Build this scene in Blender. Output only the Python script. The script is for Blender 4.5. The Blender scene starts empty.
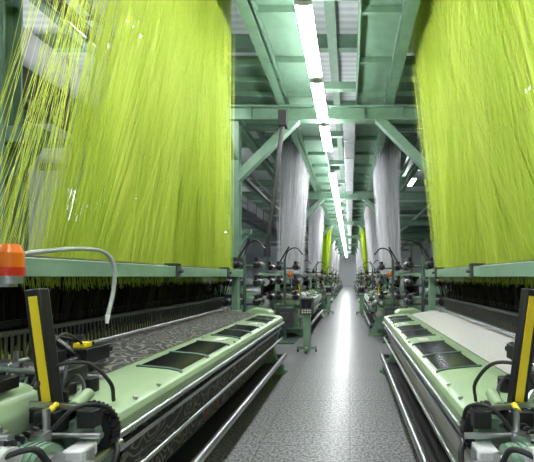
import bpy, bmesh, math, random
from mathutils import Vector, Matrix
random.seed(7)
S = bpy.context.scene
S.view_settings.view_transform = 'Standard'
S.view_settings.look = 'None'

# ------------------------------------------------------------------ materials
def new_mat(name):
    m = bpy.data.materials.new(name); m.use_nodes = True
    nt = m.node_tree; b = nt.nodes['Principled BSDF']
    return m, nt, b
def mat(name, col, rough=0.5, metal=0.0, bump=0.0, bscale=60, var=0.12, vscale=6):
    m, nt, b = new_mat(name)
    N, L = nt.nodes, nt.links
    tc = N.new('ShaderNodeTexCoord')
    no = N.new('ShaderNodeTexNoise'); no.inputs['Scale'].default_value = vscale; no.inputs['Detail'].default_value = 4
    L.new(tc.outputs['Object'], no.inputs['Vector'])
    r = N.new('ShaderNodeValToRGB')
    r.color_ramp.elements[0].position = .3; r.color_ramp.elements[1].position = .7
    r.color_ramp.elements[0].color = [c*(1-var) for c in col]+[1]
    r.color_ramp.elements[1].color = [min(1, c*(1+var)) for c in col]+[1]
    L.new(no.outputs['Fac'], r.inputs['Fac']); L.new(r.outputs['Color'], b.inputs['Base Color'])
    b.inputs['Roughness'].default_value = rough; b.inputs['Metallic'].default_value = metal
    if bump:
        n2 = N.new('ShaderNodeTexNoise'); n2.inputs['Scale'].default_value = bscale
        L.new(tc.outputs['Object'], n2.inputs['Vector'])
        bp = N.new('ShaderNodeBump'); bp.inputs['Strength'].default_value = bump
        L.new(n2.outputs['Fac'], bp.inputs['Height']); L.new(bp.outputs['Normal'], b.inputs['Normal'])
    return m
def emis(name, col, st):
    m, nt, b = new_mat(name)
    b.inputs['Base Color'].default_value = (*col, 1)
    b.inputs['Emission Color'].default_value = (*col, 1); b.inputs['Emission Strength'].default_value = st
    return m
def thread_mat(name, c0, c1, trans=0.3, sheen=0.0):
    m, nt, b = new_mat(name); N, L = nt.nodes, nt.links
    g = N.new('ShaderNodeNewGeometry'); r = N.new('ShaderNodeValToRGB')
    r.color_ramp.elements[0].color = (*c0, 1); r.color_ramp.elements[1].color = (*c1, 1)
    r.color_ramp.elements[0].position = .28; r.color_ramp.elements[1].position = .72
    tc = N.new('ShaderNodeTexCoord'); mp = N.new('ShaderNodeMapping'); mp.inputs['Scale'].default_value = (.5, 3.0, .28)
    no = N.new('ShaderNodeTexNoise'); no.inputs['Scale'].default_value = 1.2; no.inputs['Detail'].default_value = 5
    L.new(tc.outputs['Object'], mp.inputs[0]); L.new(mp.outputs[0], no.inputs['Vector'])
    mxf = N.new('ShaderNodeMix'); mxf.inputs[0].default_value = .7
    L.new(g.outputs['Random Per Island'], mxf.inputs[2]); L.new(no.outputs['Fac'], mxf.inputs[3])
    L.new(mxf.outputs[0], r.inputs['Fac'])
    d = N.new('ShaderNodeBsdfDiffuse'); L.new(r.outputs['Color'], d.inputs['Color'])
    out = d.outputs[0]
    if trans:
        t = N.new('ShaderNodeBsdfTranslucent'); L.new(r.outputs['Color'], t.inputs['Color'])
        mx = N.new('ShaderNodeMixShader'); mx.inputs[0].default_value = trans
        L.new(d.outputs[0], mx.inputs[1]); L.new(t.outputs[0], mx.inputs[2]); out = mx.outputs[0]
    if sheen:
        gl = N.new('ShaderNodeBsdfGlossy'); gl.inputs['Roughness'].default_value = .6
        mx2 = N.new('ShaderNodeMixShader'); mx2.inputs[0].default_value = sheen
        L.new(out, mx2.inputs[1]); L.new(gl.outputs[0], mx2.inputs[2]); out = mx2.outputs[0]
    L.new(out, N['Material Output'].inputs[0])
    return m

M_green = mat('green_paint', (.19, .31, .21), .45)
M_steel_green = mat('structure_green_paint', (.135, .235, .16), .5)
M_lgreen = mat('light_green_enamel', (.34, .46, .27), .3, var=.05)
M_dgreen = mat('dark_green_paint', (.07, .12, .09), .5)
M_black = mat('black_plastic', (.012, .012, .013), .35)
M_gloss = mat('black_glass', (.008, .008, .01), .22)
M_rubber = mat('black_rubber', (.02, .02, .02), .6)
M_metal = mat('brushed_steel', (.55, .56, .56), .3, 1.0)
M_dmetal = mat('oily_steel', (.16, .16, .16), .4, .9, bump=.2)
M_alu = mat('galvanised_duct', (.62, .65, .66), .35, .8)
M_grey = mat('grey_duct_paint', (.17, .175, .18), .5)
M_white = mat('white_plastic', (.75, .76, .74), .4)
M_cone = mat('grey_yarn', (.34, .34, .33), .8)
M_yellow = mat('yellow_tape', (.80, .62, .02), .4, var=.04)
M_orange = mat('orange_lens', (.70, .17, .01), .25, var=.05)
M_red = mat('red_lens', (.50, .03, .01), .25)
M_hose = mat('grey_hose', (.38, .42, .38), .4)
M_wood = mat('comber_board_brown', (.12, .08, .05), .6)
M_wall = mat('painted_wall', (.62, .65, .65), .8, var=.05)
M_lamp = emis('fluorescent_tube', (.95, .965, 1.0), 118)
M_pane = emis('daylight_pane', (.80, .87, 1.0), 4)  # glow for the added high windows, fill light for the hall
M_ythr = thread_mat('lime_harness_cord', (.50, .64, .055), (.82, .90, .19), .42, .03)
M_wthr = thread_mat('white_harness_cord', (.62, .62, .63), (.93, .93, .95), .3)
M_gthr = thread_mat('olive_harness_cord', (.45, .60, .03), (.60, .75, .10), .3)
M_bthr = thread_mat('black_heddle', (.006, .006, .006), (.03, .028, .02), .0)

def fabric(name, ca, cb, scale, rough=.75, lo=.45, hi=.6, warm=0):
    m, nt, b = new_mat(name); N, L = nt.nodes, nt.links
    tc = N.new('ShaderNodeTexCoord'); mp = N.new('ShaderNodeMapping')
    L.new(tc.outputs['Object'], mp.inputs['Vector'])
    v = N.new('ShaderNodeTexVoronoi'); v.inputs['Scale'].default_value = scale; v.inputs['Randomness'].default_value = .35
    w = N.new('ShaderNodeTexNoise'); w.inputs['Scale'].default_value = scale*1.3; w.inputs['Detail'].default_value = 1
    w.inputs['Distortion'].default_value = 1.0
    L.new(mp.outputs[0], v.inputs['Vector']); L.new(mp.outputs[0], w.inputs['Vector'])
    a = N.new('ShaderNodeMath'); a.operation = 'MULTIPLY_ADD'; a.inputs[1].default_value = 1.6
    L.new(v.outputs['Distance'], a.inputs[0]); L.new(w.outputs['Fac'], a.inputs[2])
    s = N.new('ShaderNodeMath'); s.operation = 'MULTIPLY'; s.inputs[1].default_value = 22
    L.new(a.outputs[0], s.inputs[0])
    sn = N.new('ShaderNodeMath'); sn.operation = 'SINE'; L.new(s.outputs[0], sn.inputs[0])
    r = N.new('ShaderNodeValToRGB'); r.color_ramp.elements[0].position = lo; r.color_ramp.elements[1].position = hi
    r.color_ramp.elements[0].color = (*ca, 1); r.color_ramp.elements[1].color = (*cb, 1)
    L.new(sn.outputs[0], r.inputs['Fac'])
    col = r.outputs['Color']
    if warm:
        r2 = N.new('ShaderNodeValToRGB'); r2.color_ramp.elements[0].position = .24; r2.color_ramp.elements[1].position = .32
        r2.color_ramp.elements[0].color = (.7, .7, .7, 1); r2.color_ramp.elements[1].color = (0, 0, 0, 1)
        L.new(v.outputs['Distance'], r2.inputs['Fac'])
        mm = N.new('ShaderNodeMixRGB'); mm.inputs[2].default_value = (.16, .075, .055, 1)
        L.new(r2.outputs['Color'], mm.inputs[0]); L.new(col, mm.inputs[1]); col = mm.outputs[0]
    L.new(col, b.inputs['Base Color'])
    b.inputs['Roughness'].default_value = rough
    return m
M_fab_dark = fabric('grey_damask_cloth', (.03, .032, .03), (.19, .185, .15), 5, lo=.35, hi=.75, warm=1)
M_fab_white = fabric('ivory_damask_cloth', (.50, .49, .46), (.55, .54, .51), 9)

def floor_mat():
    m, nt, b = new_mat('terrazzo_floor'); N, L = nt.nodes, nt.links
    tc = N.new('ShaderNodeTexCoord')
    n1 = N.new('ShaderNodeTexNoise'); n1.inputs['Scale'].default_value = 42; n1.inputs['Detail'].default_value = 5; n1.inputs['Roughness'].default_value = .7
    n2 = N.new('ShaderNodeTexNoise'); n2.inputs['Scale'].default_value = .9; n2.inputs['Detail'].default_value = 5
    for n in (n1, n2): L.new(tc.outputs['Object'], n.inputs['Vector'])
    r = N.new('ShaderNodeValToRGB')
    r.color_ramp.elements[0].position = .42; r.color_ramp.elements[0].color = (.09, .09, .088, 1)
    r.color_ramp.elements[1].position = .58; r.color_ramp.elements[1].color = (.37, .37, .365, 1)
    L.new(n1.outputs['Fac'], r.inputs['Fac'])
    r2 = N.new('ShaderNodeValToRGB')
    r2.color_ramp.elements[0].position = .2; r2.color_ramp.elements[0].color = (.88, .88, .90, 1)
    r2.color_ramp.elements[1].position = .8; r2.color_ramp.elements[1].color = (1.02, 1.02, 1.06, 1)
    L.new(n2.outputs['Fac'], r2.inputs['Fac'])
    mx = N.new('ShaderNodeMixRGB'); mx.blend_type = 'MULTIPLY'; mx.inputs[0].default_value = 1
    L.new(r.outputs['Color'], mx.inputs[1]); L.new(r2.outputs['Color'], mx.inputs[2])
    bk = N.new('ShaderNodeTexBrick'); bk.offset = 0; bk.inputs['Scale'].default_value = 1.0
    bk.inputs['Brick Width'].default_value = .8; bk.inputs['Row Height'].default_value = .8
    bk.inputs['Mortar Size'].default_value = .005
    bk.inputs['Color1'].default_value = (1, 1, 1, 1); bk.inputs['Color2'].default_value = (.95, .95, .95, 1)
    bk.inputs['Mortar'].default_value = (.5, .5, .5, 1)
    L.new(tc.outputs['Object'], bk.inputs['Vector'])
    m2 = N.new('ShaderNodeMixRGB'); m2.blend_type = 'MULTIPLY'; m2.inputs[0].default_value = 1
    L.new(mx.outputs[0], m2.inputs[1]); L.new(bk.outputs['Color'], m2.inputs[2])
    L.new(m2.outputs[0], b.inputs['Base Color'])
    b.inputs['Roughness'].default_value = .30
    b.inputs['Specular IOR Level'].default_value = .4
    return m
M_floor = floor_mat()
def ceil_mat():
    m, nt, b = new_mat('corrugated_ceiling'); N, L = nt.nodes, nt.links
    tc = N.new('ShaderNodeTexCoord'); w = N.new('ShaderNodeTexWave'); w.bands_direction = 'Y'
    w.inputs['Scale'].default_value = 1.6; L.new(tc.outputs['Object'], w.inputs['Vector'])
    r = N.new('ShaderNodeValToRGB')
    r.color_ramp.elements[0].color = (.42, .46, .45, 1); r.color_ramp.elements[1].color = (.56, .60, .59, 1)
    L.new(w.outputs['Fac'], r.inputs['Fac']); L.new(r.outputs[0], b.inputs['Base Color'])
    b.inputs['Roughness'].default_value = .7
    return m
M_ceil = ceil_mat()

# ------------------------------------------------------------------ geometry helpers
def box(bm, x0, x1, y0, y1, z0, z1):
    vs = [bm.verts.new((x, y, z)) for x in (x0, x1) for y in (y0, y1) for z in (z0, z1)]
    for f in ((0,1,3,2),(4,6,7,5),(0,4,5,1),(2,3,7,6),(0,2,6,4),(1,5,7,3)):
        bm.faces.new([vs[i] for i in f])
def obox(bm, p0, p1, w, d):
    p0, p1 = Vector(p0), Vector(p1); a = (p1-p0).normalized()
    up = Vector((0,1,0)) if abs(a.y) < .9 else Vector((1,0,0))
    s = a.cross(up).normalized(); t = a.cross(s).normalized()
    q = []
    for p in (p0, p1):
        for i, j in ((-1,-1),(1,-1),(1,1),(-1,1)):
            q.append(bm.verts.new(p+s*i*w/2+t*j*d/2))
    bm.faces.new(q[0:4]); bm.faces.new(q[4:8])
    for i in range(4): bm.faces.new((q[i], q[(i+1)%4], q[4+(i+1)%4], q[4+i]))
def cyl(bm, p0, p1, r0, r1=None, seg=18, caps=True):
    if r1 is None: r1 = r0
    p0, p1 = Vector(p0), Vector(p1); a = (p1-p0).normalized()
    up = Vector((0,0,1)) if abs(a.z) < .9 else Vector((1,0,0))
    s = a.cross(up).normalized(); t = a.cross(s)
    A = []; B = []
    for i in range(seg):
        th = 2*math.pi*i/seg; d = s*math.cos(th)+t*math.sin(th)
        A.append(bm.verts.new(p0+d*r0)); B.append(bm.verts.new(p1+d*r1))
    for i in range(seg):
        j = (i+1)%seg; bm.faces.new((A[i], A[j], B[j], B[i]))
    if caps: bm.faces.new(A); bm.faces.new(B)
def tube(bm, pts, r, seg=8, sub=6):
    P = [Vector(p) for p in pts]; Q = []
    E = [2*P[0]-P[1]]+P+[2*P[-1]-P[-2]]
    for i in range(1, len(E)-2):
        for k in range(sub):
            t = k/sub; a, b_, c, d = E[i-1], E[i], E[i+1], E[i+2]
            Q.append(.5*((2*b_)+(c-a)*t+(2*a-5*b_+4*c-d)*t*t+(3*b_-a-3*c+d)*t**3))
    Q.append(P[-1]); prev = None; n = None
    for i, q in enumerate(Q):
        tg = (Q[min(i+1, len(Q)-1)]-Q[max(i-1, 0)]).normalized()
        if n is None:
            n = tg.orthogonal().normalized()
        n = (n-tg*n.dot(tg)).normalized(); bn = tg.cross(n)
        ring = [bm.verts.new(q+(n*math.cos(2*math.pi*k/seg)+bn*math.sin(2*math.pi*k/seg))*r) for k in range(seg)]
        if prev:
            for k in range(seg): bm.faces.new((prev[k], prev[(k+1)%seg], ring[(k+1)%seg], ring[k]))
        else: bm.faces.new(ring)
        prev = ring
    bm.faces.new(prev)
def extr(bm, prof, y0, y1):
    A = [bm.verts.new((u, y0, z)) for u, z in prof]; B = [bm.verts.new((u, y1, z)) for u, z in prof]
    n = len(prof)
    for i in range(n): bm.faces.new((A[i], A[(i+1)%n], B[(i+1)%n], B[i]))
    bm.faces.new(A); bm.faces.new(B)
def sheet(bm, pts, y0, y1, ny=1):
    rows = []
    for k in range(ny+1):
        y = y0+(y1-y0)*k/ny
        rows.append([bm.verts.new((u, y, z)) for u, z in pts])
    for k in range(ny):
        for i in range(len(pts)-1):
            bm.faces.new((rows[k][i], rows[k][i+1], rows[k+1][i+1], rows[k+1][i]))
trnd = random.Random(99)
def thread(V, F, p0, p1, r, seg):
    th = math.pi*.5+trnd.gauss(0, .45); c, s = math.cos(th)*r, math.sin(th)*r
    a = len(V)
    for k in range(seg+1):
        t = k/seg; x = p0[0]+(p1[0]-p0[0])*t; y = p0[1]+(p1[1]-p0[1])*t; z = p0[2]+(p1[2]-p0[2])*t
        V.append((x-c, y-s, z)); V.append((x+c, y+s, z))
    for k in range(seg):
        b = a+2*k; F.append((b, b+1, b+3, b+2))
def empty(name, loc=(0,0,0)):
    e = bpy.data.objects.new(name, None); e.location = loc; e.empty_display_size = .2
    S.collection.objects.link(e); return e
def finish(me, name, m, parent, loc=(0,0,0)):
    me.materials.append(m); o = bpy.data.objects.new(name, me); S.collection.objects.link(o)
    if parent: o.parent = parent
    o.location = loc; return o
def part(parent, name, m, fn, side=1, bevel=0, loc=(0,0,0), smooth=True, recalc=True):
    bm = bmesh.new(); fn(bm)
    if side < 0:
        for v in bm.verts: v.co.x *= -1
    if recalc: bmesh.ops.recalc_face_normals(bm, faces=bm.faces)
    me = bpy.data.meshes.new(name); bm.to_mesh(me); bm.free()
    if smooth:
        for p in me.polygons: p.use_smooth = True
        me.set_sharp_from_angle(angle=math.radians(32))
    o = finish(me, name, m, parent, loc)
    if bevel:
        b = o.modifiers.new('bevel', 'BEVEL'); b.width = bevel; b.segments = 2; b.limit_method = 'ANGLE'
    return o
def threads_obj(parent, name, m, lst, side=1, loc=(0,0,0), seg=1):
    V = []; F = []
    for p0, p1, r in lst: thread(V, F, (p0[0]*side, p0[1], p0[2]), (p1[0]*side, p1[1], p1[2]), r, seg)
    me = bpy.data.meshes.new(name); me.from_pydata(V, [], F); me.update()
    return finish(me, name, m, parent, loc)
def dup(parent, name, loc):
    e = empty(name, loc)
    for c in parent.children:
        o = c.copy(); S.collection.objects.link(o); o.parent = e
    return e

# ------------------------------------------------------------------ room
XL, XR, Y0R, Y1R, ZC = -16, 13, -4, 54, 7.4
part(None, 'floor', M_floor, lambda b: box(b, XL, XR, Y0R, Y1R, -.1, 0), smooth=False)
part(None, 'ceiling', M_ceil, lambda b: box(b, XL, XR, Y0R, Y1R, ZC, ZC+.1), smooth=False)
part(None, 'wall_left', M_wall, lambda b: box(b, XL-.2, XL, Y0R, Y1R, 0, ZC), smooth=False)
part(None, 'wall_right', M_wall, lambda b: box(b, XR, XR+.2, Y0R, Y1R, 0, ZC), smooth=False)
part(None, 'wall_back', M_wall, lambda b: box(b, XL, XR, Y1R, Y1R+.2, 0, ZC), smooth=False)
part(None, 'wall_front', M_wall, lambda b: box(b, XL, XR, Y0R-.2, Y0R, 0, ZC), smooth=False)
for i in range(8):  # unseen high windows, added with glowing panes to brighten the hall
    w = empty('window_%d' % (i+1), (XL+.03, 1+i*6.5, 5.6))
    part(w, 'pane', M_pane, lambda b: box(b, 0, .02, -2, 2, -.9, .9), smooth=False)
    def fr(b):
        for y in (-2.05, -.7, .65, 2.0): box(b, 0, .08, y, y+.06, -.95, .95)
        for z in (-.96, 0, .9): box(b, 0, .08, -2.05, 2.06, z, z+.06)
    part(w, 'frame', M_white, fr, smooth=False)

# ------------------------------------------------------------------ loom
LW = 3.72
def make_loom(side, loc, fab, yarn, name='jacquard_loom', hose=True):
    e = empty(name, loc)
    P = lambda n, m, f, bv=0: part(e, n, m, f, side, bv)
    prof = [(-.03,0),(.32,0),(.34,.05),(.9,.07),(1.35,.05),(1.4,0),(1.8,0),(1.8,.1),(1.68,.18),(1.72,.95),(1.6,1.12),
            (1.2,1.0),(1.0,1.02),(.84,.96),(.78,.86),(.42,.86),(.1,.84),(.03,.78),(.05,.62),(.14,.5),(.1,.3),(.02,.16),(-.03,.1)]
    P('side_frames', M_green, lambda b: (extr(b, prof, 0, .12), extr(b, prof, LW-.12, LW)), .01)
    def ribs(b):
        for y in (-.03, LW):
            box(b, .16, .22, y, y+.03, .1, .8); box(b, .2, .75, y, y+.03, .74, .8); box(b, .2, 1.5, y, y+.03, .12, .18)
            box(b, .7, .76, y, y+.03, .1, .85); obox(b, (.22, y+.015, .7), (.72, y+.015, .2), .05, .03)
            box(b, -.06, .28, y-.03, y+.06, 0, .05)
    P('frame_ribs', M_green, ribs, .006)
    P('cross_beams', M_dgreen, lambda b: (box(b, .55, .75, .12, LW-.12, .25, .42), box(b, .5, .62, .12, LW-.12, .68, .84),
                                          box(b, 1.4, 1.6, .12, LW-.12, .2, .35)), .01)
    cov = [(-.005,.80),(-.012,.85),(.0,.878),(.035,.90),(.1,.914),(.24,.928),(.37,.934),(.40,.925),(.40,.89),(.06,.80)]
    P('breast_cover', M_lgreen, lambda b: extr(b, cov, .03, LW-.05), .004)
    win = [(.035,.905),(.1,.921),(.29,.938),(.29,.92),(.1,.905),(.04,.89)]
    def wins(b):
        for a, c in ((.66,1.02),(1.06,1.46),(1.78,2.1),(2.14,2.44),(2.84,3.08),(3.12,3.36)): extr(b, win, a, c)
    P('cover_windows', M_gloss, wins)
    fwin = [(.018,.898),(.032,.910),(.1,.924),(.305,.942),(.305,.92),(.1,.90),(.02,.88)]
    def wf(b):
        for y in (.64,1.02,1.46,1.76,2.1,2.44,2.82,3.08,3.36): extr(b, fwin, y, y+(.035 if y in (1.02,2.1,3.08) else .02))
    P('window_frames', M_dgreen, wf)
    def lab(b):
        for y in (1.56, 2.58): box(b, .1, .2, y, y+.12, .915, .926)
    P('cover_labels', M_white, lab)
    def scr(b):
        for y in (.2,.4,1.62,2.62,3.52):
            cyl(b, (.32, y, .92), (.32, y, .94), .012, seg=8)
            cyl(b, (.03, y, .88), (.02, y, .905), .012, seg=8)
    P('screws', M_metal, scr)
    # cloth
    top = [(.40,.93),(.5,.955),(.62,.972),(.75,.988),(.87,1.0)]
    P('woven_cloth', fab, lambda b: (sheet(b, top, .14, LW-.14, 10),
        sheet(b, [(.06,.80),(.035,.76),(.04,.68),(.075,.55),(.115,.43)], .14, LW-.14, 10)))
    P('cloth_roll', fab, lambda b: cyl(b, (.29,.15,.40), (.29,LW-.15,.40), .175, seg=32))
    P('roll_gudgeons', M_dmetal, lambda b: (cyl(b, (.29,-.05,.40), (.29,.16,.40), .05), cyl(b, (.29,LW-.16,.40), (.29,LW+.05,.40), .05),
        cyl(b, (.29,-.06,.40), (.29,-.03,.40), .14, seg=28), cyl(b, (.29,LW+.03,.40), (.29,LW+.06,.40), .14, seg=28)))
    def rails(b):
        cyl(b, (-.005,-.04,.785), (-.005,LW+.02,.785), .018)
        cyl(b, (-.03,0.0,.27), (-.03,LW+.02,.27), .032)
        box(b, .0,.03,.05,LW-.05,.70,.725)
        cyl(b, (.0,.0,.56), (.0,LW,.56), .014)
        cyl(b, (.80,.1,1.03), (.80,LW-.1,1.03), .013)
    P('guide_rails', M_metal, rails)
    P('lower_tray', M_rubber, lambda b: extr(b, [(-.0,.16),(.5,.12),(.5,.15),(.0,.2)], .12, LW-.12))
    def brk(b):
        for y in (.02, LW-.06):
            box(b, -.03,.08,y,y+.04,.24,.30); box(b,-.02,.06,y,y+.04,.54,.58)
    P('rail_brackets', M_dmetal, brk)
    # sley / reed
    P('sley', M_dmetal, lambda b: (box(b, .87,.95,.06,LW-.06,.93,1.02), box(b,.89,.93,.06,LW-.06,1.16,1.19)), .004)
    P('reed', M_dmetal, lambda b: [box(b, .905,.915, .1+k*.036, .112+k*.036, 1.02,1.16) for k in range(98)] and None)
    P('temples', M_metal, lambda b: [(box(b,.76,.86,y,y+.16,1.0,1.05), cyl(b,(.72,y+.08,1.03),(.8,y+.08,1.03),.022)) for y in (.2,LW-.4)] and None, .004)
    # heddles
    H = []; T = []
    rnd = random.Random(3)
    for k in range(700):
        y = .5+(LW-.1-.35)*k/700
        for row in range(2):
            u = .99+.22*rnd.random(); zb = 1.02+.03*rnd.random(); zt = 1.38+.06*rnd.random()
            H.append(((u, y, zb), (u, y, zt), .0042))
        if k % 2 == 0: H.append(((.88+.04*rnd.random(), y, 1.2), (.83+.05*rnd.random(), y, 1.40+.05*rnd.random()), .005))
        T.append(((.84+.08*rnd.random(), y, 1.40+.05*rnd.random()), (.86+.05*rnd.random(), y, 1.6), .0026))
    threads_obj(e, 'heddles', M_bthr, H, side, seg=2)
    threads_obj(e, 'harness_tails', yarn, T, side)
    P('heddle_frame', M_black, lambda b: (box(b,1.22,1.26,.1,LW-.1,1.0,1.5), box(b,.96,.99,.3,LW-.1,1.2,1.24)))
    # harness beam
    def hb(b):
        box(b,.72,.80,-.12,LW+.28,1.50,1.61)
        box(b,.715,.81,-.14,-.10,1.49,1.62); box(b,.715,.81,LW+.26,LW+.30,1.49,1.62)
        box(b,.74,.84,-.1,.0,.95,1.5); box(b,.74,.84,LW+.1,LW+.2,.95,1.5)
        box(b,1.2,1.28,-.12,LW+.28,1.50,1.61)
        box(b,.8,1.2,-.12,-.06,1.52,1.59); box(b,.8,1.2,LW+.2,LW+.26,1.52,1.59)
        box(b,.72,.86,LW-.02,LW+.22,.9,.97); box(b,.72,.86,-.12,.02,.9,.97)
    P('harness_beam', M_green, hb, .006)
    P('beam_clamps', M_dmetal, lambda b: [(box(b,.70,.72,y,y+.07,1.49,1.64), box(b,.70,.84,y,y+.07,1.61,1.64), cyl(b,(.66,y+.035,1.56),(.7,y+.035,1.56),.018)) for y in (1.9,3.3)] and None, .003)
    P('comber_board', M_wood, lambda b: box(b,.80,1.2,.35,LW+.15,1.60,1.625))
    # warp
    P('warp_sheet', yarn, lambda b: sheet(b, [(.93,1.02),(1.3,1.1),(1.78,1.16),(1.86,1.12),(1.88,.6)], .15, LW-.15))
    P('warp_beam', yarn, lambda b: cyl(b,(1.55,.3,.55),(1.55,LW-.3,.55),.33,seg=36))
    P('beam_flanges', M_metal, lambda b: (cyl(b,(1.55,.2,.55),(1.55,.24,.55),.42,seg=36), cyl(b,(1.55,LW-.24,.55),(1.55,LW-.2,.55),.42,seg=36),
        cyl(b,(1.8,.05,1.11),(1.8,LW-.05,1.11),.045)))
    # drive end
    P('gearbox', M_green, lambda b: (box(b,.14,.8,-.36,-.03,.2,.84), box(b,.2,.7,-.4,-.36,.3,.74), box(b, .95,1.5,-.3,-.03,.3,1.0),
        box(b,.2,.7,LW,LW+.3,.3,.82)), .03)
    P('drive_cover', M_lgreen, lambda b: extr(b, [(.27,.84),(.26,.95),(.29,1.01),(.35,1.045),(.5,1.06),(.66,1.03),(.7,.96),(.7,.84)], -.34, -.02), .012)
    P('far_cover', M_lgreen, lambda b: extr(b, [(.2,.82),(.2,.93),(.26,.98),(.5,1.0),(.62,.94),(.62,.82)], LW+.02, LW+.28), .012)
    def hub(b):
        cyl(b,(.06,-.07,.85),(.06,-.01,.85),.105,seg=36)
        for k in range(36):
            t = 2*math.pi*k/36; c, s_ = math.cos(t), math.sin(t)
            box(b,.06+c*.108-.006,.06+c*.108+.006,-.065,-.015,.85+s_*.108-.006,.85+s_*.108+.006)
    P('take_up_gear', M_black, hub)
    P('gear_cover', M_green, lambda b: (cyl(b,(.06,-.10,.85),(.06,-.06,.85),.07,.078,seg=28)))
    P('servo_motor', M_green, lambda b: (cyl(b,(.03,-.27,.835),(.16,-.27,.835),.062,seg=28), [cyl(b,(.05+.025*k,-.27,.835),(.06+.025*k,-.27,.835),.068,seg=28) for k in range(4)]) and None)
    P('gear_hub', M_metal, lambda b: (cyl(b,(.06,-.13,.85),(.06,-.09,.85),.028), cyl(b,(-.0,-.27,.835),(.035,-.27,.835),.035), [cyl(b,(.06+.055*math.cos(t),-.108,.85+.055*math.sin(t)),(.06+.055*math.cos(t),-.09,.85+.055*math.sin(t)),.009,seg=8) for t in (0,1.05,2.1,3.14,4.2,5.2)]) and None)
    def rods(b):
        cyl(b,(-.08,-.16,.88),(.2,-.16,.88),.012); cyl(b,(-.1,-.22,.80),(.3,-.22,.80),.016)
        cyl(b,(.14,-.36,.90),(.14,.0,.90),.013); cyl(b,(-.02,-.3,.76),(-.02,.03,.76),.018)
        cyl(b,(.1,-.2,.7),(.1,-.2,1.0),.012); cyl(b,(.42,-.3,1.06),(.42,-.3,1.12),.02)
        cyl(b,(.05,-.38,.98),(.35,-.3,.93),.01)
        box(b,-.06,.02,-.2,-.17,.68,.84); box(b,.08,.16,-.24,-.2,.8,.92)
        for k in range(6): cyl(b,(.26+.07*k,-.405,.7),(.26+.07*k,-.39,.7),.014,seg=6)
        for k in range(4): cyl(b,(.31+.09*k,-.345,.98),(.31+.09*k,-.33,.98),.012,seg=6)
        obox(b,(.13,-.1,.88),(.27,-.02,1.0),.03,.015); obox(b,(.02,-.12,.97),(.24,-.12,.99),.02,.012)
        box(b,.16,.26,-.3,-.06,.86,.875)
        for k in range(5): cyl(b,(.18,-.28+.05*k,.875),(.18,-.28+.05*k,.895),.014,seg=8)
        cyl(b,(.22,-.27,.875),(.22,-.27,.96),.02,seg=12); cyl(b,(.22,-.27,.93),(.22,-.27,.94),.035,seg=12)
        for k in range(4): obox(b,(.42+.05*k,.08,.94),(.44+.05*k,.14,1.05),.012,.012)
        cyl(b,(.38,.1,1.05),(.7,.1,1.08),.012); cyl(b,(.4,-.02,1.12),(.72,.3,1.1),.01); cyl(b,(.3,.35,.95),(.7,.35,1.0),.012)
    P('drive_rods', M_metal, rods)
    def junk(b):
        box(b,.1,.19,-.16,-.05,.88,.97)
        box(b,.34,.5,.12,.3,.96,1.04); box(b,.44,.62,.42,.6,1.0,1.09); cyl(b,(.5,.36,1.02),(.5,.66,1.06),.03)
        obox(b,(.42,.45,.97),(.62,.4,1.16),.03,.03); box(b,.3,.4,-.2,-.1,1.05,1.1)
        cyl(b,(.24,.2,.93),(.24,.2,1.0),.03)
        obox(b,(.4,.15,1.03),(.66,.32,1.1),.04,.03)
        for k in range(6): cyl(b,(.2+.035*k,.0,.94),(.2+.035*k,.0,1.0),.012,seg=8)
        box(b,.18,.42,-.02,.03,.92,.95); box(b,.28,.36,.06,.16,.935,.99); box(b,-.04,.03,-.15,-.1,.9,.97)
        for k in range(7): cyl(b,(.14,-.3+.03*k,.915),(.14,-.288+.03*k,.915),.022,seg=12)
        obox(b,(.45,.62,1.05),(.72,.7,1.06),.03,.03); cyl(b,(.55,.5,1.09),(.55,.5,1.16),.02,seg=10)
        obox(b,(.5,.55,1.1),(.7,.35,1.2),.02,.02); box(b,.52,.6,.3,.38,1.03,1.1)
    P('stop_motion_boxes', M_black, junk, .006)
    def cab(b):
        tube(b,[(.24,-.1,1.04),(.2,-.05,1.12),(.1,.0,1.12),(.04,.05,1.02),(.06,.1,.92)],.008)
        tube(b,[(.1,-.2,.9),(.02,-.16,.99),(-.04,-.08,.96),(-.03,.0,.85),(.0,.03,.72)],.008)
        tube(b,[(.5,.5,1.08),(.45,.3,1.2),(.35,.1,1.18),(.3,-.05,1.04)],.006)
        tube(b,[(.14,-.1,.6),(-.02,-.12,.62),(-.06,-.05,.75),(.02,.02,.8)],.012)
        tube(b,[(.3,.1,.97),(.2,.06,1.05),(.12,.0,1.0),(.12,-.1,.93),(.18,-.2,.9)],.007)
        tube(b,[(.42,.2,1.03),(.3,.12,1.1),(.22,.02,1.06),(.2,-.03,.98)],.007)
        tube(b,[(.2,-.38,.8),(.1,-.4,.9),(.02,-.34,.92),(-.0,-.3,.85)],.01)
    P('cables', M_rubber, cab)
    P('cable_ends', M_lgreen, lambda b: (cyl(b,(.08,-.1,.97),(.08,-.02,1.0),.025), box(b,.0,.1,-.12,-.1,.62,.74)), .005)
    P('sensor_box', M_white, lambda b: (box(b,-.05,.03,-.22,-.14,.80,.85), box(b,.36,.44,.14,.2,1.04,1.07)), .008)
    P('weft_spools', M_white, lambda b: (cyl(b,(.06,-.37,.90),(.12,-.37,.90),.04), cyl(b,(.2,-.42,.86),(.26,-.42,.86),.045)))
    P('yellow_knobs', M_yellow, lambda b: (box(b,.47,.54,.44,.5,1.09,1.12), cyl(b,(.13,-.16,.97),(.13,-.12,.99),.012)), .005)
    # safety light post
    pu = .035 if side < 0 else 0
    def lp(b):
        obox(b,(.17+pu,-.06,.95),(.235+pu,-.06,1.45),.064,.05); box(b,.1,.28,-.1,-.02,.9,.96)
    P('stop_signal_post', M_black, lp, .006)
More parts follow.
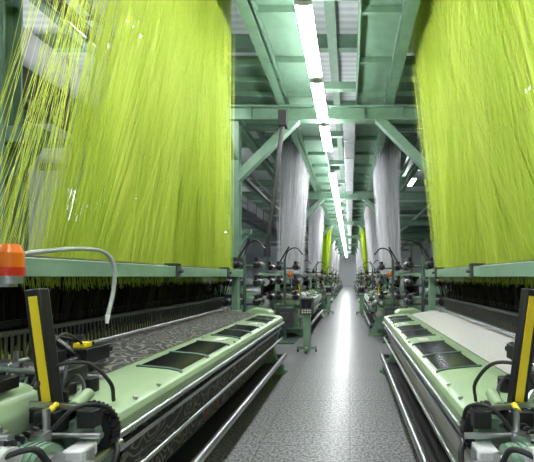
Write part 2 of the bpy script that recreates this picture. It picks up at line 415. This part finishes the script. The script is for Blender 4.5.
    P('post_stripe', M_yellow, lambda b: obox(b,(.168+pu,-.088,.985),(.226+pu,-.088,1.42),.032,.006))
    # warning lamp
    P('warning_lamp_lens', M_orange, lambda b: (cyl(b,(.49,.05,1.54),(.49,.05,1.61),.045,seg=24), cyl(b,(.49,.05,1.61),(.49,.05,1.65),.045,.03,seg=24)))
    P('warning_lamp_base', M_metal, lambda b: (cyl(b,(.49,.05,1.47),(.49,.05,1.51),.04,seg=24), box(b,.48,.74,.03,.07,1.455,1.475), box(b,.70,.74,.03,.07,1.46,1.56)))
    P('warning_lamp_band', M_red, lambda b: cyl(b,(.49,.05,1.505),(.49,.05,1.545),.047,seg=24))
    if hose:
        P('air_hose', M_hose, lambda b: tube(b,[(.68,.1,1.58),(.62,.35,1.64),(.6,.6,1.675),(.6,.78,1.66),(.6,.86,1.56),(.6,.85,1.4),(.58,.77,1.24)],.013))
        P('hose_tip', M_white, lambda b: cyl(b,(.58,.77,1.245),(.575,.755,1.19),.016,.01))
    return e

XLm, XRm, YL = -1.05, .53, 1.45
PITCH = 7.0
loomL = make_loom(-1, (XLm, YL, 0), M_fab_dark, M_ythr)
loomR = make_loom(1, (XRm, YL, 0), M_fab_white, M_ythr, hose=False)
loomL2 = make_loom(-1, (XLm, YL+PITCH, 0), M_fab_white, M_wthr)
loomR2 = make_loom(1, (XRm, YL+PITCH, 0), M_fab_white, M_wthr)
NF = 7
for k in range(2, NF):
    dup(loomL2, 'jacquard_loom', (XLm, YL+PITCH*k, 0)); dup(loomR2, 'jacquard_loom', (XRm, YL+PITCH*k, 0))
for k in range(0, 3):
    dup(loomL2, 'jacquard_loom', (XLm-4.6, YL+1.4+PITCH*k, 0))
    if k < 2: dup(loomR2, 'jacquard_loom', (XRm+4.6, YL+1.4+PITCH*k, 0))

# ------------------------------------------------------------------ harnesses
def harness(side, X0, Yb0, Yb1, ut0, ut1, Yt0, Yt1, Zt, m, n_rep, n_hook, r, seed, stray=0, ub0=.83, ub1=1.12, seg=10, jit=.06):
    rnd = random.Random(seed); lst = []
    w = (Yb1-Yb0)/n_rep
    for rep in range(n_rep):
        for h in range(n_hook):
            f = (h+.5)/n_hook
            row = rnd.random()
            top = (ut0+(ut1-ut0)*row, Yt0+(Yt1-Yt0)*(f*(1-jit)+jit*rnd.random()), Zt)
            bot = (ub0+(ub1-ub0)*row, Yb0+w*(rep+f)+rnd.gauss(0, .004), 1.60)
            lst.append((bot, top, r*(.8+.5*rnd.random())))
    for k in range(stray):
        lst.append(((ub0+.3*rnd.random(), Yb0-.5*rnd.random()**1.2, 1.62), (ut0+(ut1-ut0)*rnd.random(), Yt0+(-.6+.7*rnd.random()), Zt), r*1.0))
    return threads_obj(None, 'jacquard_harness', m, lst, side, (X0, 0, 0), seg)
harness(-1, XLm, 2.25, 5.32, .74, 1.15, 3.35, 5.25, 6.5, M_ythr, 6, 1350, .0013, 1, 120)
harness(1, XRm, 1.9, 5.32, .47, .95, 2.6, 6.4, 6.5, M_ythr, 6, 1350, .0014, 2, 20)
for k in range(1, NF):
    y = PITCH*k
    m = M_gthr if k == 3 else M_wthr
    n = 400 if k < 3 else 140
    r = .004 if k < 3 else .011
    harness(-1, XLm, y+2.3, y+5.0, .35, 1.1, y+2.5, y+4.9, 5.45, m, 5, n, r, 10+k, ub0=.62, ub1=1.02, seg=5)
    harness(1, XRm, y+2.3, y+5.0, .22, .95, y+2.5, y+4.9, 5.45, m, 5, n, r, 30+k, ub0=.55, ub1=.98, seg=5)
for k in range(3):
    y = 1.4+PITCH*k
    harness(-1, XLm-4.6, y+2.2, y+5.1, .6, 1.15, y+2.5, y+4.9, 5.45, M_wthr, 5, 180, .006, 50+k, seg=5)

# jacquard heads on the gantry
def head(X, Y, Z):
    e = empty('jacquard_machine', (X, Y, Z))
    part(e, 'casing', M_lgreen, lambda b: (box(b,-.55,.55,-1.4,1.4,.05,.7)), bevel=.03)
    part(e, 'base_frame', M_dgreen, lambda b: (box(b,-.6,.6,-1.45,1.45,-.06,.05)))
    part(e, 'hook_modules', M_black, lambda b: [box(b,-.5,.5,-1.35+k*.28,-1.12+k*.28,.7,.8) for k in range(10)] and None, bevel=.01)
for k in range(0, NF):
    zz = 6.56 if k == 0 else 5.5
    head(XLm-.95 if k == 0 else XLm-.75, PITCH*k+(4.1 if k == 0 else 3.7), zz); head(XRm+.75, PITCH*k+(4.4 if k == 0 else 3.7), zz)

# ------------------------------------------------------------------ gantry
def gantry(b):
    for k in range(-1, NF):
        y = 7.0+PITCH*k
        for xa, xb in ((-8.5, 7.5),):
            box(b, xa, xb, y-.1, y+.1, 4.80, 4.83); box(b, xa, xb, y-.1, y+.1, 5.07, 5.10); box(b, xa, xb, y-.015, y+.015, 4.83, 5.07)
            xx = xa
            while xx < xb: box(b, xx, xx+.02, y-.08, y+.08, 4.83, 5.07); xx += .8
        for x in (-2.42, 1.9, -7.0, 6.5):
            box(b, x-.09, x+.09, y-.1, y-.08, 0, 4.8); box(b, x-.09, x+.09, y+.08, y+.1, 0, 4.8); box(b, x-.012, x+.012, y-.08, y+.08, 0, 4.8)
            box(b, x-.16, x+.16, y-.16, y+.16, 0, .03); box(b, x-.16, x+.16, y-.16, y+.16, 4.77, 4.8)
        for s, x in ((1, -2.42), (-1, 1.9)):
            obox(b, (x, y, 3.55), (x+s*1.3, y, 4.85), .17, .17)
            obox(b, (x+s*.0, y-.0, 3.9), (x+s*.0, y-1.0, 4.85), .1, .08) 
    for x in (-1.42, .84, -2.75, 2.2):
        box(b, x-.08, x+.08, -3, 52, 5.10, 5.125); box(b, x-.08, x+.08, -3, 52, 5.33, 5.355); box(b, x-.012, x+.012, -3, 52, 5.125, 5.33)
    for y in (3.35, 10.35, 17.35):
        box(b, -3.60, -3.42, y-.1, y-.08, 0, 5.1); box(b, -3.60, -3.42, y+.08, y+.1, 0, 5.1); box(b, -3.52, -3.50, y-.08, y+.08, 0, 5.1)
        box(b, -3.85, -3.1, y-.08, y+.08, 2.84, 3.0); obox(b, (-3.5, y, 2.4), (-3.15, y, 2.86), .07, .07)
part(None, 'steel_gantry', M_steel_green, gantry, smooth=False)
def deck(b):
    for k in range(-1, NF):
        y = 7.0+PITCH*k
        for xa, xb in ((-2.9, -1.3), (.72, 2.4)):
            box(b, xa, xb, y-1.2, y+1.75, 5.36, 5.39)
            yy = y-1.15
            while yy < y+1.7: box(b, xa, xb, yy, yy+.04, 5.26, 5.36); yy += .5
    for xa, xb in ((-1.33, -.72), (.14, .76)):
        box(b, xa, xb, -3, 51, 5.37, 5.395)
        yy = -3
        while yy < 51: box(b, xa, xb, yy, yy+.05, 5.27, 5.37); yy += 1.1
        box(b, xa-.02, xa+.02, -3, 51, 5.25, 5.42); box(b, xb-.02, xb+.02, -3, 51, 5.25, 5.42)
    for k in range(0, 20):
        y = 4.6+k*2.3
        box(b, -1.3, .75, y-.06, y+.06, 5.40, 5.55)
part(None, 'gantry_walkway', M_steel_green, deck, smooth=False)
def roof(b):
    for k in range(17):
        y = 2+k*3.0
        box(b, XL, XR, y-.08, y+.08, 7.0, 7.03); box(b, XL, XR, y-.02, y+.02, 7.03, 7.37)
    for x in (-10,-6,-3.3,-.4,2.8,6,10):
        box(b, x-.1, x+.1, Y0R+.1, Y1R-.1, 6.75, 6.98)
part(None, 'roof_beams', M_steel_green, roof, smooth=False)

# ducts & trays
def duct(b):
    box(b, -.16, .12, 7.3, 52, 5.0, 5.17)
    y = 7.3
    while y < 52: box(b, -.18, .14, y, y+.04, 4.98, 5.19); y += 1.2
part(None, 'supply_air_duct', M_alu, duct, bevel=.01)
def duct2(b):
    box(b, -4.8, -4.1, -2, 52, 4.15, 4.65)
    y = 0
    while y < 52: box(b, -4.83, -4.07, y, y+.05, 4.12, 4.68); y += 1.2
part(None, 'ventilation_duct', M_grey, duct2, bevel=.01)
def tray(b):
    for x, z in ((-3.25, 4.6), (-5.4, 4.9)):
        box(b, x-.2, x-.18, -2, 50, z, z+.1); box(b, x+.18, x+.2, -2, 50, z, z+.1)
        y = -2
        while y < 50: box(b, x-.2, x+.2, y, y+.04, z, z+.02); y += .35
    for x, z, r in ((-3.0,4.3,.05),(-3.1,4.45,.035),(-5.1,4.2,.07)): cyl(b, (x,-2,z), (x,50,z), r, seg=10)
part(None, 'cable_tray', M_dmetal, tray)

# ------------------------------------------------------------------ lamps: twin-tube battens, open above and below; some rows are added fill
def lamp_row(x, z, y0, n, pitch=1.5, ztop=5.1, gap=()):
    L = 1.4
    for k in range(n):
        y = y0+k*pitch
        if k in gap: continue
        e = empty('fluorescent_lamp', (x, y, z))
        part(e, 'housing', M_white, lambda b: (extr(b, [(-.045,-.01),(-.035,.05),(.035,.05),(.045,-.01)], 0, L), box(b,-.1,.1,0,.03,-.03,.02), box(b,-.1,.1,L-.03,L,-.03,.02)))
        part(e, 'tubes', M_lamp, lambda b: (cyl(b,(-.075,.03,-.005),(-.075,L-.03,-.005),.02,seg=8), cyl(b,(.075,.03,-.005),(.075,L-.03,-.005),.02,seg=8)))
        part(e, 'hangers', M_dmetal, lambda b: (cyl(b, (0,.2,.05), (0,.2,ztop-z), .006, seg=6), cyl(b, (0,L-.3,.05), (0,L-.3,ztop-z), .006, seg=6)))
lamp_row(-.53, 4.6, -2.3, 36, gap=(7,))
lamp_row(-3.0, 5.05, 4.5, 2, 1.6, 5.5)  # added fill lamps, hidden behind the left cord curtain to backlight it
lamp_row(-3.0, 5.05, -1.5, 2, 1.6, 5.5)  # added fill lamps, out of frame at the near left
lamp_row(3.2, 4.8, 0.5, 3, 2.0, 5.5)  # added fill lamps, unseen beyond the right looms
lamp_row(-8.5, 4.6, 2, 5, 5, 6.8)
lamp_row(-6.6, 5.6, 0.5, 3, 7, 6.8)  # added fill lamps to brighten the background over the outer left looms
lamp_row(3.2, 6.4, 2.3, 7, 7, 6.8)  # added roof-level fill lamps, put in for more light on the right

# ------------------------------------------------------------------ weft feeders, terminals, odds
def feeder(side, loc):
    e = empty('weft_feeder_stand', loc)
    P = lambda n, m, f, bv=0: part(e, n, m, f, side, bv)
    P('stand', M_dgreen, lambda b: (box(b,-.25,.25,-.25,.25,0,.04), cyl(b,(0,0,.04),(0,0,1.9),.03), cyl(b,(-.35,0,1.0),(.35,0,1.0),.02),
        cyl(b,(-.35,0,1.35),(.35,0,1.35),.02), cyl(b,(-.35,0,1.7),(.35,0,1.7),.02)))
    P('feeders', M_black, lambda b: [(cyl(b,(x,-.22,z),(x,.1,z),.07), cyl(b,(x,-.3,z),(x,-.22,z),.03,.07), box(b,x-.03,x+.03,-.25,.12,z+.06,z+.13)) for x in (-.28,0.1,.3) for z in (1.05,1.4,1.72)] and None)
    P('rings', M_metal, lambda b: [cyl(b,(x,-.12,z),(x,-.08,z),.073) for x in (-.28,0.1,.3) for z in (1.05,1.4,1.72)] and None)
    P('yarn_cones', M_cone, lambda b: [cyl(b,(x,.3,z),(x,.52,z),.08,.04,seg=20) for x in (-.3,0.02,.32) for z in (.6,1.0,1.4)] and None)
    P('cone_rack', M_dmetal, lambda b: [cyl(b,(x,.0,z-.0),(x,.6,z),.01,seg=6) for x in (-.3,0.02,.32) for z in (.6,1.0,1.4)] and None)
    P('guide_arms', M_black, lambda b: (tube(b,[(.0,0,1.9),(-.1,-.1,2.1),(-.3,-.2,2.15),(-.45,-.3,2.0)],.015), obox(b,(.2,0,1.7),(-.1,0,2.2),.03,.03)))
    P('control_boxes', M_dmetal, lambda b: (box(b,-.2,.2,-.1,.08,.35,.8), box(b,-.12,.08,-.14,-.1,.5,.7)), .01)
    return e
for k in range(0, 5):
    feeder(-1, (-1.95, 6.1+PITCH*k, 0)); feeder(1, (1.35, 6.1+PITCH*k, 0))
    feeder(-1, (-1.5, 7.6+PITCH*k, 0)); feeder(1, (1.0, 7.7+PITCH*k, 0))

def terminal(side, loc):
    e = empty('loom_control_terminal', loc)
    part(e, 'pedestal', M_green, lambda b: (box(b,-.07,.07,-.06,.06,.12,.75)), side, .01)
    part(e, 'base', M_green, lambda b: (box(b,-.2,.2,-.03,.03,.06,.12), box(b,-.03,.03,-.2,.2,.06,.12)), side, .01)
    part(e, 'casters', M_black, lambda b: [cyl(b,(x-.015,y,.035),(x+.015,y,.035),.035,seg=14) for x, y in ((-.18,0),(.18,0),(0,-.18),(0,.18))] and None, side)
    part(e, 'cabinet', M_dmetal, lambda b: box(b,-.13,.13,-.1,.1,.75,1.1), side, .015)
    part(e, 'screen', M_gloss, lambda b: box(b,-.10,.10,-.108,-.1,.88,1.06), side)
    part(e, 'keys', M_white, lambda b: [box(b,-.09+.05*i,-.06+.05*i,-.108,-.1,.79+.04*j,.815+.04*j) for i in range(4) for j in range(2)] and None, side)
terminal(1, (-.86, 6.6, 0)); terminal(1, (-.86, 13.4, 0)); terminal(1, (.45, 13.2, 0))

def pole(b):
    tube(b, [(-1.33,6.6,4.55),(-1.38,6.6,4.3),(-1.5,6.6,3.3),(-1.6,6.6,2.5),(-1.66,6.6,2.1)], .045)
    cyl(b, (-1.66,6.6,1.9), (-1.66,6.6,2.15), .07); box(b,-1.42,-1.26,6.5,6.7,4.5,4.8)
part(None, 'cable_conduit', M_rubber, pole)

# ------------------------------------------------------------------ camera
cam = bpy.data.cameras.new('camera'); co = bpy.data.objects.new('camera', cam); S.collection.objects.link(co)
co.location = (0, 0, 1.5); co.rotation_euler = (math.radians(90), 0, 0)
cam.sensor_width = 36; cam.lens = 330/534*36
cam.shift_x = (267-350)/534; cam.shift_y = (277-231)/534
cam.clip_start = .02; cam.clip_end = 200
S.camera = co
w = bpy.data.worlds.new('world'); S.world = w; w.use_nodes = True
w.node_tree.nodes['Background'].inputs[0].default_value = (.7,.8,.9,1); w.node_tree.nodes['Background'].inputs[1].default_value = .3
